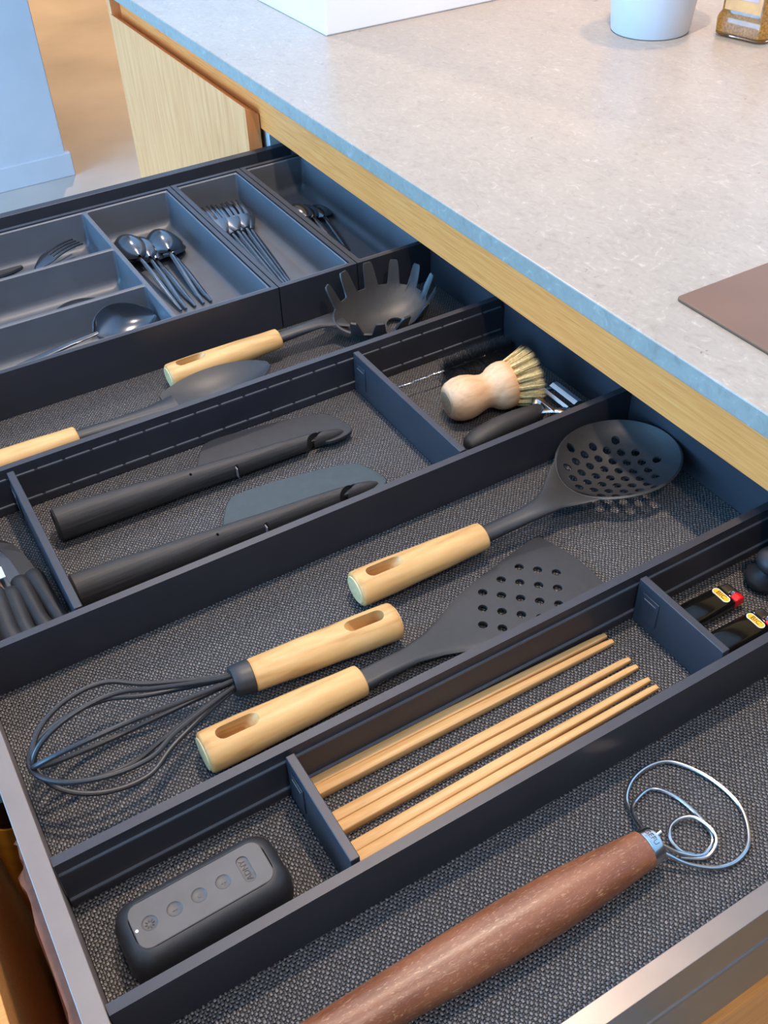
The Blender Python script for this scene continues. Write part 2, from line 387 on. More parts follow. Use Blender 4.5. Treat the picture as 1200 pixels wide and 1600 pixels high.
cross(.1435, TR+.0031, .1-TR-.0031, fb); cross(.4255, TR+.0031, .1-TR-.0031, fb)
fa = thing('divider_frame', 'wide black divider frame around the black spatulas compartment', 'drawer divider', (.28, .37, 0))
rail(.2711, .2711+TR, 1, fa, True); rail(.4697-TR, .4697, -1, fa, True)
cross(.0722, .2711+TR+.0031, .4697-TR-.0031, fa); cross(.4002, .2711+TR+.0031, .4697-TR-.0031, fa)

# cutlery trays
def tray(label, x0, x1, cells, rz=.0485, lip=.0055):
    y0, y1 = .6000, .9000
    t = thing('cutlery_tray', label, 'cutlery tray', ((x0+x1)/2, (y0+y1)/2, 0))
    f = MB(); g = .0055
    for b in ((x0, x1, y0, y0+g), (x0, x1, y1-g, y1), (x0, x0+g, y0+g, y1-g), (x1-g, x1, y0+g, y1-g)): f.box(*b, .0004, rz)
    f.build('frame', 'rail', t, smooth=False)
    ix0, ix1, iy0, iy1 = x0+g+.0012, x1-g-.0012, y0+g+.0012, y1-g-.0012
    q = MB(); zt = rz-.0012; rf = .012; fl = .003
    xs = sorted({ix0, ix1, *[c[0] for c in cells], *[c[1] for c in cells]}); ys = sorted({iy0, iy1, *[c[2] for c in cells], *[c[3] for c in cells]})
    for i in range(len(xs)-1):
        for j in range(len(ys)-1):
            mx, my = (xs[i]+xs[i+1])/2, (ys[j]+ys[j+1])/2
            if any(c[0] < mx < c[1] and c[2] < my < c[3] for c in cells): continue
            q.add([(xs[i], ys[j], zt), (xs[i+1], ys[j], zt), (xs[i+1], ys[j+1], zt), (xs[i], ys[j+1], zt)], [(0, 1, 2, 3)])
    for c in cells:
        rings = []
        def ring(d, z): return [(x, y, z) for x, y in rrect(c[0]+d, c[1]-d, c[2]+d, c[3]-d, max(.0022, .003-d*.0+d*.5), 4)]
        rings.append([(x, y, zt) for x, y in rrect(c[0], c[1], c[2], c[3], .0004, 4)])
        rings.append(ring(.0008, zt-.001)); rings.append(ring(.0014, fl+rf))
        for k in range(1, 7):
            a = k/6*pi/2; rings.append(ring(.0014+rf*(1-cos(a)), fl+rf*(1-sin(a))))
        q.loft(rings, False, True)
    q.loft([[(x, y, z) for x, y in ((ix0, iy0), (ix1, iy0), (ix1, iy1), (ix0, iy1))] for z in (.0006, zt)], True, False)
    # keep the loft shells as they are: normals are viewed from above
    me = bpy.data.meshes.new('insert'); off = t.location
    me.from_pydata([tuple(V(v)-off) for v in q.v], [], q.f); me.update(); me.materials.append(M['tray'])
    o = bpy.data.objects.new('insert', me); S.collection.objects.link(o); o.parent = t
    me.shade_smooth(); me.set_sharp_from_angle(angle=R(30))
    return t
tray('wide grey cutlery tray holding table spoons, leftmost and largest tray', .0006, .3918, [(.2830, .3845, .6085, .8915), (.0085, .2795, .7855, .8915), (.0085, .2795, .6885, .7820), (.0085, .2795, .6085, .6850)])
tray('grey cutlery tray holding forks, the middle tray', .3930, .4844, [(.3998, .4776, .6085, .8915)])
tray('grey cutlery tray holding teaspoons, next to the oak rail', .4856, .5772, [(.4925, .5700, .6085, .8915)])

# ------------------------------------------------------------------ cutlery
def grid(mb, rows):
    n = len(rows[0]); vs = [p for r in rows for p in r]
    fs = [(i*n+j, i*n+j+1, (i+1)*n+j+1, (i+1)*n+j) for i in range(len(rows)-1) for j in range(n-1)]
    return mb.add(vs, fs)
def solid(o, th, off=0):
    m = o.modifiers.new('thick', 'SOLIDIFY'); m.thickness = th; m.offset = off
    return bake(o)
def spoon_parts(L, bl, bw, dep, neck, up=1):
    """local: tip of the handle at origin, bowl end at +X; up=1 bowl hump upwards"""
    bowl = MB(); rows = []
    for i in range(15):
        t = i/14; x = L-bl+bl*t
        hw = bw/2*max(.06, (sin(pi*min(1, max(0, t))**.85))**.62) if 0 < t < 1 else bw/2*.10
        zb = neck*(1-t)**1.6*.55
        rows.append([(x, hw*s, zb+(.001 if up > 0 else .0015+dep)+up*dep*(1-s*s)*sin(pi*min(1, max(0, .04+t*.92)))**.7) for s in [k/6-1 for k in range(13)]])
    grid(bowl, rows)
    h = MB(); rings = []
    for i in range(17):
        t = i/16; x = (L-bl+.004)*t
        wv = .0016+.0016*sin(pi*min(1, t*1.0))**.6
        z = .0016+(neck*.55+(.001 if up > 0 else .0015+dep)-.0016)*t**1.6+.004*sin(pi*t)*(t)
        rings.append([(x, wv*cos(2*pi*k/8), z+.0011*sin(2*pi*k/8)) for k in range(8)])
    h.loft(rings)
    return bowl, h
def make_spoon(name, label, cat, L, bl, bw, dep, neck, loc, rz, tilt=0, group=None, up=1, mat='gunmetal'):
    t = thing(name, label, cat, (0, 0, 0), 0, group)
    b, h = spoon_parts(L, bl, bw, dep, neck, up)
    solid(b.build('bowl', mat, t), .0011); h.build('handle', mat, t)
    t.location = loc; t.rotation_euler = (0, -tilt, rz)
    return t
def copy_thing(o, loc, rot, label):
    c = o.copy(); S.collection.objects.link(c); c.location = loc; c.rotation_euler = rot; c['label'] = label
    for ch in o.children:
        d = ch.copy(); S.collection.objects.link(d); d.parent = c
    return c
def aim(tipx, tipy, hx, hy): return atan2(hy-tipy, hx-tipx)
G = 'table spoons stacked in the wide tray'
sp = make_spoon('table_spoon', 'dark steel table spoon, front spoon of the left stack in the wide tray', 'spoon', .166, .058, .046, .017, .014, (.3128, .6870, .0040), aim(.3128, .6870, .3075, .820), R(5.5), G)
for (x, y, z, hx, hy, tl, lb) in (
        (.3185, .6868, .0040, .3215, .845, 2.6, 'dark steel table spoon, middle spoon of the left stack in the wide tray'),
        (.3290, .6866, .0038, .3275, .845, .3, 'dark steel table spoon, lowest of the left stack in the wide tray'),
        (.3392, .6874, .0038, .3462, .830, 3.8, 'dark steel table spoon, upper spoon of the right pair in the wide tray'),
        (.3479, .6868, .0038, .3490, .834, 0.6, 'dark steel table spoon, lower spoon of the right pair in the wide tray')):
    copy_thing(sp, (x, y, z), (0, -R(tl), aim(x, y, hx, hy)), lb)
G = 'teaspoons in the tray by the oak rail'
ts = make_spoon('teaspoon', 'small dark spoon, leftmost in the tray by the oak rail', 'spoon', .126, .042, .032, .009, .010, (.5150, .7050, .0042), aim(.5150, .7050, .5215, .82), R(4.5), G)
copy_thing(ts, (.5235, .7060, .0040), (0, -R(2.4), aim(.5235, .7060, .5320, .82)), 'small dark spoon, middle of three in the tray by the oak rail')
copy_thing(ts, (.5320, .7050, .0040), (0, -R(.6), aim(.5320, .7050, .5480, .82)), 'small dark spoon, rightmost in the tray by the oak rail')
def fork_parts(L):
    head = MB(); hl = .062; x0 = L-hl
    def zc(x): s = (x-x0)/hl; return .0022+.0115*sin(pi*min(1, .10+s*.58))
    # shoulder plate
    rows = []
    for i in range(9):
        s = i/8*.36; x = x0+hl*s; hw = .0024+(.0112-.0024)*min(1, (s/.26))**.75
        rows.append([(x, hw*k/3, zc(x)+.0012*(1-(k/3)**2)) for k in range(-3, 4)])
    grid(head, rows); tines = []
    for k in range(4):
        yc = -.0093+k*.0062; q = []
        for i in range(9):
            s = .33+.67*i/8; x = x0+hl*s; hw = .0017*(1-.45*i/8)
            q.append([(x, yc-hw, zc(x)), (x, yc+hw, zc(x))])
        grid(head, q)
    h = MB(); rings = []
    for i in range(15):
        t = i/14; x = (x0+.003)*t; wv = .0014+.0022*sin(pi*min(1, t*.9+.05))**.7
        z = .0014+(zc(x0)-.0014)*t**2
        rings.append([(x, wv*cos(2*pi*k/8), z+.0011*sin(2*pi*k/8)) for k in range(8)])
    h.loft(rings); return head, h
G = 'forks fanned in the middle tray'
fk = thing('table_fork', 'dark steel fork, leftmost of the fan in the middle tray', 'fork', (0, 0, 0), 0, G)
hd, hh = fork_parts(.196); solid(hd.build('head', 'gunmetal', fk), .0013); hh.build('handle', 'gunmetal', fk)
fk.location = (.4215, .6760, .0040); fk.rotation_euler = (0, -R(2.6), aim(.4215, .6760, .4215, .85))
for i, (x, y, z, hx, hy, tl, lb) in enumerate((
        (.4265, .6748, .0038, .4305, .85, 1.5, 'second from the left'), (.4290, .6752, .0036, .4385, .85, 2.3, 'third from the left'),
        (.4330, .6768, .0036, .4460, .85, .9, 'fourth from the left'), (.4368, .6785, .0034, .4530, .85, 2.0, 'second from the right'),
        (.4402, .6792, .0034, .4605, .85, .4, 'rightmost'))):
    copy_thing(fk, (x, y, z), (0, -R(tl), aim(x, y, hx, hy)), 'dark steel fork, %s of the fan in the middle tray' % lb)
# single pieces in the three narrow bays of the wide tray
bf = copy_thing(fk, (.078, .802, .004), (0, -R(2.6), R(20.5)), 'dark fork alone in the farthest bay of the wide tray'); del bf['group']
kn = thing('table_knife', 'dark table knife with its tip at the left edge, farthest bay of the wide tray', 'knife', (.03, .862, .004), R(8))
MB().loft([[(x, y*wd, z) for y, z in ((-1, .001), (1, .001), (1, .003), (-1, .0038))] for x, wd in ((.02, .004), (.09, .0045), (.095, .007), (.15, .0075), (.166, .003))]).build('blade', 'gunmetal', kn, origin=(0, 0, 0)).location = (0, 0, 0)
MB().tube([(x, 0, .003) for x in (-.025, 0, .021)], .003, 8, flat=.6).build('handle', 'gunmetal', kn, origin=(0, 0, 0)).location = (0, 0, 0)
make_spoon('serving_spoon', 'dark spoon lying low in the middle bay of the wide tray', 'spoon', .20, .062, .044, .010, .012, (.055, .7330, .0034), R(4), R(.4))
bg = make_spoon('serving_spoon', 'big shiny serving spoon in the nearest bay of the wide tray', 'spoon', .20, .068, .050, .013, .010, (.0760, .6520, .0120), R(3.5), R(1.5), up=-1)
bg.rotation_euler = (R(36), -R(1.5), R(3.5))

# ------------------------------------------------------------------ utensils with wooden handles
def wood_handle(par, p0, p1, r0, r1, hole=True, zs=.86):
    """big end at p0 (world), neck end at p1"""
    p0, p1 = V(p0), V(p1); L = (p1-p0).length; d = (p1-p0)/L
    prof = [(0, r0*.80), (.006, r0*.92), (.018, r0*.985), (.05, r0), (.25, r0*.99), (.45, r0*.93), (.65, r0*.5+r1*.5), (.85, r1*1.03), (.975, r1), (.992, r1*.97), (1, r1*.86)]
    h = MB().lathe(prof, p0, p1, 40, 1, zs).build('handle', 'beech', par)
    if hole:
        c = MB(); side = V((-d.y, d.x, 0)).normalized(); up = d.cross(side); up = up if up.z > 0 else -up
        def stad(a0, a1, w, lift, n=8):
            ca, cb = p0+d*(a0+w), p0+d*(a1-w); pts = []
            for k in range(n+1):
                a = pi/2+pi*k/n; pts.append(ca+d*(w*cos(a))+side*(w*sin(a))+up*lift)
            for k in range(n+1):
                a = -pi/2+pi*k/n; pts.append(cb+d*(w*cos(a))+side*(w*sin(a))+up*lift)
            return pts
        top, flo = r0*zs*1.3, -r0*zs*.25
        c.loft([stad(.010, .029, .0050, flo), stad(.010, .037, .0050, r0*zs*.60), stad(.010, .041, .0052, r0*zs), stad(.010, .042, .0053, top)])
        c2 = MB(); x0, x1 = .012, .0205
        c2.loft([[p0+d*a+side*b+up*z for a, b in ((x0, -.0036), (x1, -.0036), (x1, .0036), (x0, .0036))] for z in (-top, flo+.002)])
        cut(h, c); cut(h, c2)
    cap = MB().lathe([(0, r0*.76), (.5, r0*.79), (1, r0*.80)], p0-d*.0007, p0+d*.00005, 40, 1, zs).build('end_grain', 'endgrain', h)
    return h

# slotted turner
tu = thing('slotted_turner', 'black turner with round holes and pale wooden handle', 'spatula', (.25, .14, 0))
wood_handle(tu, (.1060, .1385, .0155), (.2228, .1378, .0135), .0152, .0120)
AX = V((.9972, .0747, 0)); SD = V((-.0747, .9972, 0)); P0 = V((.2205, .1375, 0))
stations = [(0, .0085, .0125, .0075), (.02, .0083, .0120, .0065), (.045, .0085, .0100, .0052), (.065, .0125, .0075, .0042), (.085, .0200, .0055, .0034), (.105, .0285, .0044, .0028), (.13, .0345, .0036, .0024), (.16, .0395, .0030, .0021), (.19, .0440, .0024, .0018), (.203, .0455, .0021, .0014)]
q = MB(); rings = []
for s, hw, z, th in stations:
    ring = []
    for k in range(-10, 11): yy = k/10; b = (.0075*(1-yy*yy) if s > .2 else (.004*(1-yy*yy) if s > .18 else 0)); ring.append(P0+AX*(s+b)+SD*(hw*yy)+V((0, 0, z+th*.5*(1-.8*abs(yy)**6))))
    for k in range(10, -11, -1): yy = k/10; b = (.0075*(1-yy*yy) if s > .2 else (.004*(1-yy*yy) if s > .18 else 0)); ring.append(P0+AX*(s+b)+SD*(hw*yy)+V((0, 0, z-th*.5*(1-.8*abs(yy)**6))))
    rings.append(ring)
q.loft(rings); bl = q.build('blade', 'black', tu)
c = MB()
for j in range(-2, 3):
    for i in range(-2, 3):
        if abs(i+j) <= 2:
            x, y = .3662+i*.0104+j*-.0096, .1481+i*-.0099+j*-.0138
            c.lathe([(0, .0036), (1, .0036)], (x, y, -.004), (x, y, .014), 20)
cut(bl, c)

# skimmer
sk = thing('skimmer_ladle', 'black round skimmer ladle full of holes with wooden handle', 'ladle', (.40, .21, 0))
wood_handle(sk, (.2606, .2125, .0158), (.3736, .2085, .0175), .0152, .0120)
BC = V((.5205, .2200, 0)); BR = .0530; RZ = .0240; ZB = .0045
def rim_z(c_): return RZ-.0085*max(0, -c_)**3       # the rim dips where the neck joins
def bowl_z(rr, c_=1): return ZB+(rim_z(c_)-ZB)*(1-sqrt(max(0, 1-(rr*.93)**2)))/(1-sqrt(1-.93**2))
q = MB(); nA, nR = 72, 14
top = [[(BC.x+BR*(k/nR)*cos(2*pi*a/nA)*1.03, BC.y+BR*(k/nR)*sin(2*pi*a/nA)*.88, bowl_z(k/nR, cos(2*pi*a/nA))) for a in range(nA)] for k in range(nR+1)]
TL = .03
top[0] = [(BC.x+.0005*cos(2*pi*a/nA), BC.y+.0005*sin(2*pi*a/nA), bowl_z(0)) for a in range(nA)]
bot = [[(BC.x+(BR+.0019)*(k/nR)*cos(2*pi*a/nA)*1.03, BC.y+(BR+.0019)*(k/nR)*sin(2*pi*a/nA)*.88, bowl_z(k/nR, cos(2*pi*a/nA))-.0026+.0016*(k/nR)) for a in range(nA)] for k in range(nR+1)]
bot[0] = [(BC.x+.0005*cos(2*pi*a/nA), BC.y+.0005*sin(2*pi*a/nA), bowl_z(0)-.0026) for a in range(nA)]
tb = [[(x, y, z+(y-BC.y)*TL+.0022) for x, y, z in ring] for ring in top+bot[::-1]]
q.loft(tb)
bw = q.build('bowl', 'black', sk, angle=50)
c = MB(); rnd = random.Random(3)
for j in range(-4, 5):
    for i in range(-4, 5):
        px, py = (i+.5*(j % 2))*.0128, j*.0111
        if sqrt(px*px+py*py) < .0445 and px > -.036:
            ang = R(18); x = BC.x-.008+px*cos(ang)-py*sin(ang); y = BC.y-.002+.9*(px*sin(ang)+py*cos(ang))
            c.lathe([(0, .0037), (1, .0037)], (x, y, -.01), (x, y, .04), 16)
cut(bw, c)
q = MB(); rings = []
for x, y, z, hw, hh in ((.370, .2085, .0175, .0078, .0056), (.392, .2083, .0180, .0080, .0052), (.415, .2078, .0195, .0084, .0046), (.430, .2072, .0220, .0100, .0038)):
    rings.append([(x, y+hw*cos(2*pi*k/32), z+hh*sin(2*pi*k/32)) for k in range(32)])
def rim_pt(c_, s_, hw, hh, f):
    y = BC.y+hw*c_; x = BC.x-1.03*(BR+.0004)*sqrt(1-((y-BC.y)/(.88*(BR+.0004)))**2)
    x0 = .430; return (x0+(x-x0)*f, .2072+(BC.y-.2072)*f+hw*c_,   .0220+(rim_z((x-BC.x)/(1.03*BR))+.0014+(y-BC.y)*TL-.0220)*f+hh*s_)
for f, hw, hh in ((.35, .0135, .0032), (.62, .0195, .0025), (.82, .0250, .0018), (.94, .0290, .0013), (1.0, .0310, .0009)):
    rings.append([rim_pt(cos(2*pi*k/32), sin(2*pi*k/32), hw, hh, f) for k in range(32)])
q.loft(rings); q.build('neck', 'black', sk)

# whisk
wk = thing('balloon_whisk', 'black balloon whisk with pale wooden handle', 'whisk', (.15, .18, 0))
wood_handle(wk, (.2708, .1712, .0150), (.1588, .1795, .0165), .0150, .0125)
F0, F1 = V((.1590, .1795, .0166)), V((.1452, .1806, .0178))
MB().lathe([(0, .0122), (.04, .0127), (.5, .0123), (.93, .0114), (1, .0106)], F0, F1, 36, 1, .9).build('ferrule', 'black', wk)
TIP = V((.0080, .1690, .0370)); ax = (TIP-F1); WL = ax.length; ax.normalize()
s1 = V((0, 0, 1)).cross(ax).normalized(); s2 = ax.cross(s1)
for li, (ang, Rm, ext) in enumerate(((14, .0375, 0), (62, .0360, -.001), (104, .0345, -.002), (152, .0370, -.003))):
    e = s1*cos(R(ang))+s2*(.78*sin(R(ang))); a0 = .086; LT = .1400+ext
    prof = [(-.004, .0056), (.006, .0070), (.030, .0150), (.055, .0245), (.073, Rm*.94)]+[(a0+(LT-a0)*sin(R(b)), Rm*cos(R(b))) for b in (0, 14, 28, 42, 55, 67, 79)]
    half = [F1+ax*a*(WL/.1400)+e*b for a, b in prof]; oth = [F1+ax*a*(WL/.1400)-e*b for a, b in prof]
    path = catmull(half+[F1+ax*LT*(WL/.1400)]+oth[::-1], 6)
    MB().tube(path, .0018, 10).build('wire_loop', 'black', wk)

# pasta server
ps = thing('pasta_server', 'black toothed pasta server with wooden handle', 'pasta server', (.37, .556, 0))
wood_handle(ps, (.2488, .5575, .0150), (.3672, .5555, .0200), .0148, .0112)
q = MB(); q.loft([[(x, y+hw*cos(2*pi*k/16), z+hh*sin(2*pi*k/16)) for k in range(16)] for x, y, z, hw, hh in ((.364, .5556, .0200, .0075, .0052), (.39, .5552, .0215, .0078, .0048), (.41, .5550, .0225, .0085, .0040), (.425, .5548, .0215, .0120, .0030), (.440, .5545, .0185, .0180, .0018))])
q.build('neck', 'black', ps)
q = MB(); PC = V((.4800, .5440, 0)); nA = 312; top_, bot_ = [], []
for i in range(17):
    t = .03+.97*i/16; r1, r2 = [], []
    for a in range(nA):
        th = 2*pi*a/nA; tooth = .5+.5*cos(13.0*th); tooth = max(0, min(1, (tooth-.30)/.55)); tooth = tooth*tooth*(3-2*tooth)
        front = max(0, min(1, (cos(th)+.90)/.12))           # no teeth towards the handle
        tt = t*(.62+.38*tooth*front); k = min(1, tt/.62); ex = max(0, tt-.62)/.38
        rad = k**.85; z = .0040+.0170*k**2.1+ex*.0200; fl_ = ex*.0100
        r1.append((PC.x+(.0530*rad+fl_)*cos(th), PC.y+(.0290*rad+fl_)*sin(th), z))
        g = .0016*k**2; r2.append((PC.x+(.0530*rad+fl_+g)*cos(th), PC.y+(.0290*rad+fl_+g)*sin(th), z-.0021+.0013*k**2))
    top_.append(r1); bot_.append(r2)
tb = [[(x, y, z+.0022+(y-PC.y)*.33) for x, y, z in ring] for ring in top_+bot_[::-1]]
q.loft(tb); pb = q.build('toothed_bowl', 'black', ps, angle=60)
c = MB().lathe([(0, .0095), (1, .0095)], (.492, .5350, -.01), (.492, .5350, .03), 28); cut(pb, c)

# black spoon with wooden handle
bs = thing('cooking_spoon', 'black cooking spoon with slim wooden handle by the left edge', 'spoon', (.15, .52, 0))
wood_handle(bs, (.0360, .5150, .0140), (.1442, .5190, .0125), .0135, .0105, False)
q = MB(); rows = []
q.loft([[(x, y+hw*cos(2*pi*k/14), z+hh*sin(2*pi*k/14)) for k in range(14)] for x, y, z, hw, hh in ((.141, .519, .0125, .0070, .0050), (.18, .5165, .0130, .0072, .0046), (.215, .5145, .0150, .0082, .0036), (.238, .513, .0175, .0120, .0022))]).build('neck', 'black', bs)
q = MB()
for i in range(17):
    t = i/16; x = .228+.108*t; hw = .030*max(.05, sin(pi*min(1, (.10+.9*t)))**.55) if t < 1 else .004
    rows.append([(x, .5125+hw*s, .0185+.006*t-.0135*(1-s*s)*sin(pi*min(1, .05+.93*t))) for s in [k/7-1 for k in range(15)]])
grid(q, rows); solid(q.build('bowl', 'black', bs), .0022)

# ------------------------------------------------------------------ two black spatulas
def spatula(dx, dy, rz, label, bmat):
    t = thing('cake_spatula', label, 'spatula', (.0, .0, 0), 0)
    cl = [(.0925, .4060, .0155), (.13, .4045, .0150), (.17, .4030, .0142), (.21, .4015, .0132), (.25, .3995, .0124), (.29, .3985, .0112), (.3175, .3976, .0102), (.335, .3968, .0094), (.346, .3962, .0088), (.352, .3960, .0086)]
    rad = [.0150, .0140, .0124, .0108, .0096, .0086, .0076, .0066, .0052, .0024]
    q = MB(); rings = []
    for (x, y, z), r in zip(cl, rad): rings.append([(x, y+r*.86*cos(2*pi*k/28), z+r*sin(2*pi*k/28)) for k in range(28)])
    rings.insert(0, [(cl[0][0]-.0016, cl[0][1]+rad[0]*.78*cos(2*pi*k/28), cl[0][2]+rad[0]*.9*sin(2*pi*k/28)) for k in range(28)])
    q.loft(rings); h = q.build('handle', 'blackash', t, angle=50)
    c = MB().box(.2450, .2475, .37, .3935, -.01, .05); cut(h, c)           # hanging notch
    c = MB().lathe([(0, .0012), (1, .0012)], (.2065, .3985, .015), (.2065, .3955, .04), 12); cut(h, c)
    ctr = catmull([(.3130, .3850, 0), (.3150, .3900, 0), (.3195, .3945, 0), (.3265, .3985, 0), (.3300, .4000, 0)], 5); wd_ = .0022
    ln_ = [(p.x-wd_*(1-i/len(ctr))*.8, p.y+wd_) for i, p in enumerate(ctr)]+[(p.x+wd_, p.y-wd_) for p in reversed(ctr)]
    cut(h, MB().prism(ln_, -.02, .05))
    # blade plate, rounded outline
    out = catmull([(.2128, .405, 0), (.2185, .4190, 0), (.2330, .4420, 0), (.2470, .4490, 0), (.285, .4455, 0), (.325, .4380, 0), (.350, .4290, 0), (.3570, .4150, 0), (.3612, .4000, 0), (.3585, .3920, 0), (.3480, .3885, 0), (.3350, .3890, 0), (.3290, .3935, 0), (.3240, .3975, 0), (.28, .399, 0), (.24, .400, 0)], 5, True)
    b = MB().prism([(p.x, p.y) for p in out],   .0062, .0100).build('blade', bmat, t, bevel=.0008)
    MB().box(.2447, .2456, .3885, .3937, .0085, .0175).build('lit_notch_face', 'rim', t)  # pale slip stands in for daylight on the notch face
    t.location = (dx, dy, 0)
    # rotate about the handle end
    if rz:
        px, py = .0925, .406; t.rotation_euler = (0, 0, rz); t.location = (dx+px-(px*cos(rz)-py*sin(rz)), dy+py-(px*sin(rz)+py*cos(rz)), 0)
    return t
spatula(0, .001, 0, 'black wooden spatula with dark blade, farther of the two spatulas', 'silicone')
spatula(-.011, -.0815, R(.6), 'black wooden spatula with slate blade against the rail, nearer of two', 'slate')

# ------------------------------------------------------------------ kitchen knives in the left compartment
def knife(label, hx, hy, tx, ty, hl, bl, hw, z, bmat, wide=.010, group=None):
    """handle end (hx,hy) -> tip direction"""
    d = V((tx-hx, ty-hy, 0)).normalized(); s = V((-d.y, d.x, 0)); o = V((hx, hy, 0))
    t = thing('paring_knife', label, 'knife', (hx, hy, 0), 0, group)
    q = MB(); rings = []
    for u, wv, hh in ((0, .55, .6), (.03, .85, .8), (.15, 1.05, 1), (.4, .85, .95), (.65, .92, 1), (.88, 1.08, .95), (.97, .95, .8), (1, .7, .5)):
        c0 = o+d*(hl*u)+s*(.0015*sin(u*pi*1.6)); rings.append([c0+s*(hw*wv*cos(2*pi*k/18))+V((0, 0, z+.0075*hh*sin(2*pi*k/18))) for k in range(18)])
    q.loft(rings).build('handle', 'rubber', t)
    b = MB(); rr = []
    for u, wv in ((0, 1), (.5, 1), (.75, .8), (.92, .4), (1, .05)):
        c0 = o+d*(hl-.004+bl*u); rr.append([c0+s*(wide*.5), c0+s*(wide*.5-wide*wv)+V((0, 0, 0)), c0+s*(wide*.5-wide*wv)+V((0, 0, .0004)), c0+s*(wide*.5)+V((0, 0, .0018))])
    for ring in rr:
        for p in ring: p.z += z-.001
    b.loft(rr).build('blade', bmat, t, smooth=False)
    return t
knife('black paring knife with dark blade, nearest the cross divider', .0690, .2830, .0490, .4250, .088, .062, .0072, .0095, 'blade', .013)
knife('black handled knife with bright blade spine, second from the cross divider', .0560, .2820, .0420, .4000, .086, .060, .0070, .0110, 'gunmetal', .010)
knife('black handled knife, third from the cross divider', .0420, .2800, .0330, .4050, .078, .058, .0078, .0120, 'gunmetal', .012)
k4 = knife('broad black handled knife with pale blue sticker at left edge', .0300, .2810, .0230, .4050, .080, .070, .0085, .0150, 'leather', .020)
MB().box(.0225, .0400, .3670, .3800, .0178, .0184).build('sticker', 'bluelabel', k4)

# ------------------------------------------------------------------ brush compartment
db = thing('dish_brush', 'wooden dish brush with round knob and straw bristles', 'brush', (.48, .36, 0))
A0, A1 = V((.4455, .3690, .0205)), V((.5095, .3600, .0235))
MB().lathe([(0, .0125), (.02, .0150), (.08, .0182), (.18, .0203), (.30, .0208), (.42, .0192), (.52, .0168), (.60, .0160), (.67, .0170), (.74, .0202), (.82, .0222), (.90, .0228), (.97, .0222), (1, .0208)], A0, A1, 44).build('knob', 'beechpale', db)
dd = (A1-A0).normalized()
MB().lathe([(0, .0060), (.1, .0108), (1, .0110)], A0-dd*.0003, A0+dd*.0002, 36).build('stamp', 'stamp', db)
e1 = V((0, 0, 1)).cross(dd).normalized(); e2 = dd.cross(e1)
br = MB(); rb = random.Random(5)
def hair(mb, p, q, w):
    d = (q-p).normalized(); a = d.cross(V((rb.random()-.5, rb.random()-.5, rb.random()-.5))).normalized()*w; b = d.cross(a)
    mb.add([p+a, p-a*.5+b*.87, p-a*.5-b*.87, q], [(0, 1, 3), (1, 2, 3), (2, 0, 3)])
cl_ = []
for ring, n in ((.005, 5), (.010, 9), (.0155, 14), (.0190, 17)):
    for k in range(n): cl_.append((ring*cos(2*pi*k/n+ring*90), ring*sin(2*pi*k/n+ring*90)))
for cx, cy in cl_:
    for k in range(42):
        a, rr = rb.random()*2*pi, .0022*sqrt(rb.random()); x, y = cx+rr*cos(a), cy+rr*sin(a)
        L = .027+.0025*rb.random()-.25*(x*x+y*y)/.02; sp_ = 1.42+rb.gauss(0, .05)
        p = A1-dd*.002+e1*x+e2*y; qv = A1+dd*L+e1*(x*sp_+rb.gauss(0, .0007))+e2*(y*sp_+rb.gauss(0, .0007))
        if qv.z < .0008: qv.z = .0008
        hair(br, p, qv, .00042)
o = br.build('bristles', 'bristle', db, smooth=False); o['kind'] = 'stuff'
wb = thing('bottle_brush', 'black bottle brush on a twisted wire stem', 'brush', (.48, .42, 0))
W0, W1 = V((.4085, .4235, .0130)), V((.5560, .4165, .0185)); wd = (W1-W0).normalized(); q = MB()
for ph in (0, pi):
    pts = []
    for i in range(121):
        t = i/120; a = ph+t*2*pi*30; pts.append(W0.lerp(W1, t)+V((0, .0005*cos(a), .0005*sin(a))))
    q.tube(pts, .0008, 6)
q.build('wire_stem', 'steel', wb)
q = MB(); f1 = V((0, 0, 1)).cross(wd).normalized(); f2 = wd.cross(f1)
for i in range(2600):
    t = .46+.54*i/2600; c0 = W0.lerp(W1, t); a = i*2.399; rr = .0165*(1-.25*max(0, (t-.9)/.1))
    p2 = c0+f1*(rr*cos(a))+f2*(rr*sin(a))+wd*rb.gauss(0, .0012)
    if p2.z < .0008: p2 = c0+(p2-c0)*((c0.z-.0008)/(c0.z-p2.z))
    hair(q, c0, p2, .00022)
o = q.build('bristles', 'blackbristle', wb, smooth=False); o['kind'] = 'stuff'
pe = thing('vegetable_peeler', 'black handled peeler with bright metal head', 'peeler', (.48, .325, 0))
q = MB(); rings = []
for x, y, z, w_, h_ in ((.4335, .3200, .0085, .004, .003), (.4370, .3205, .0090, .0080, .0055), (.450, .3215, .0105, .0105, .0078), (.470, .3225, .0120, .0110, .0088), (.490, .3225, .0125, .0100, .0085), (.506, .3222, .0125, .0088, .0078), (.516, .3220, .0125, .0078, .0068), (.519, .3220, .0125, .0060, .0050)):
    rings.append([(x, y+w_*cos(2*pi*k/22), z+h_*sin(2*pi*k/22)) for k in range(22)])
q.loft(rings).build('handle', 'rubber', pe, angle=50)
q = MB()
for s in (-1, 1):
    y0 = .3220+s*.0185
    pts = catmull([(.516, .3220+s*.004, .0150), (.522, .3220+s*.0125, .0185), (.527, y0, .0200), (.540, y0, .0170), (.548, y0, .0150)], 6)
    q.tube(pts, .0042, 8, flat=.28)
q.box(.5195, .5235, .3060, .3380, .0150, .0200)
q.build('yoke', 'steel', pe, bevel=.0003)
q = MB(); q.loft([[(x, y, z) for x, z in ((.5315, .0195), (.5345, .0210), (.5350, .0202), (.5318, .0187))] for y in (.3040, .3400)]); q.build('blade', 'steel', pe, smooth=False)
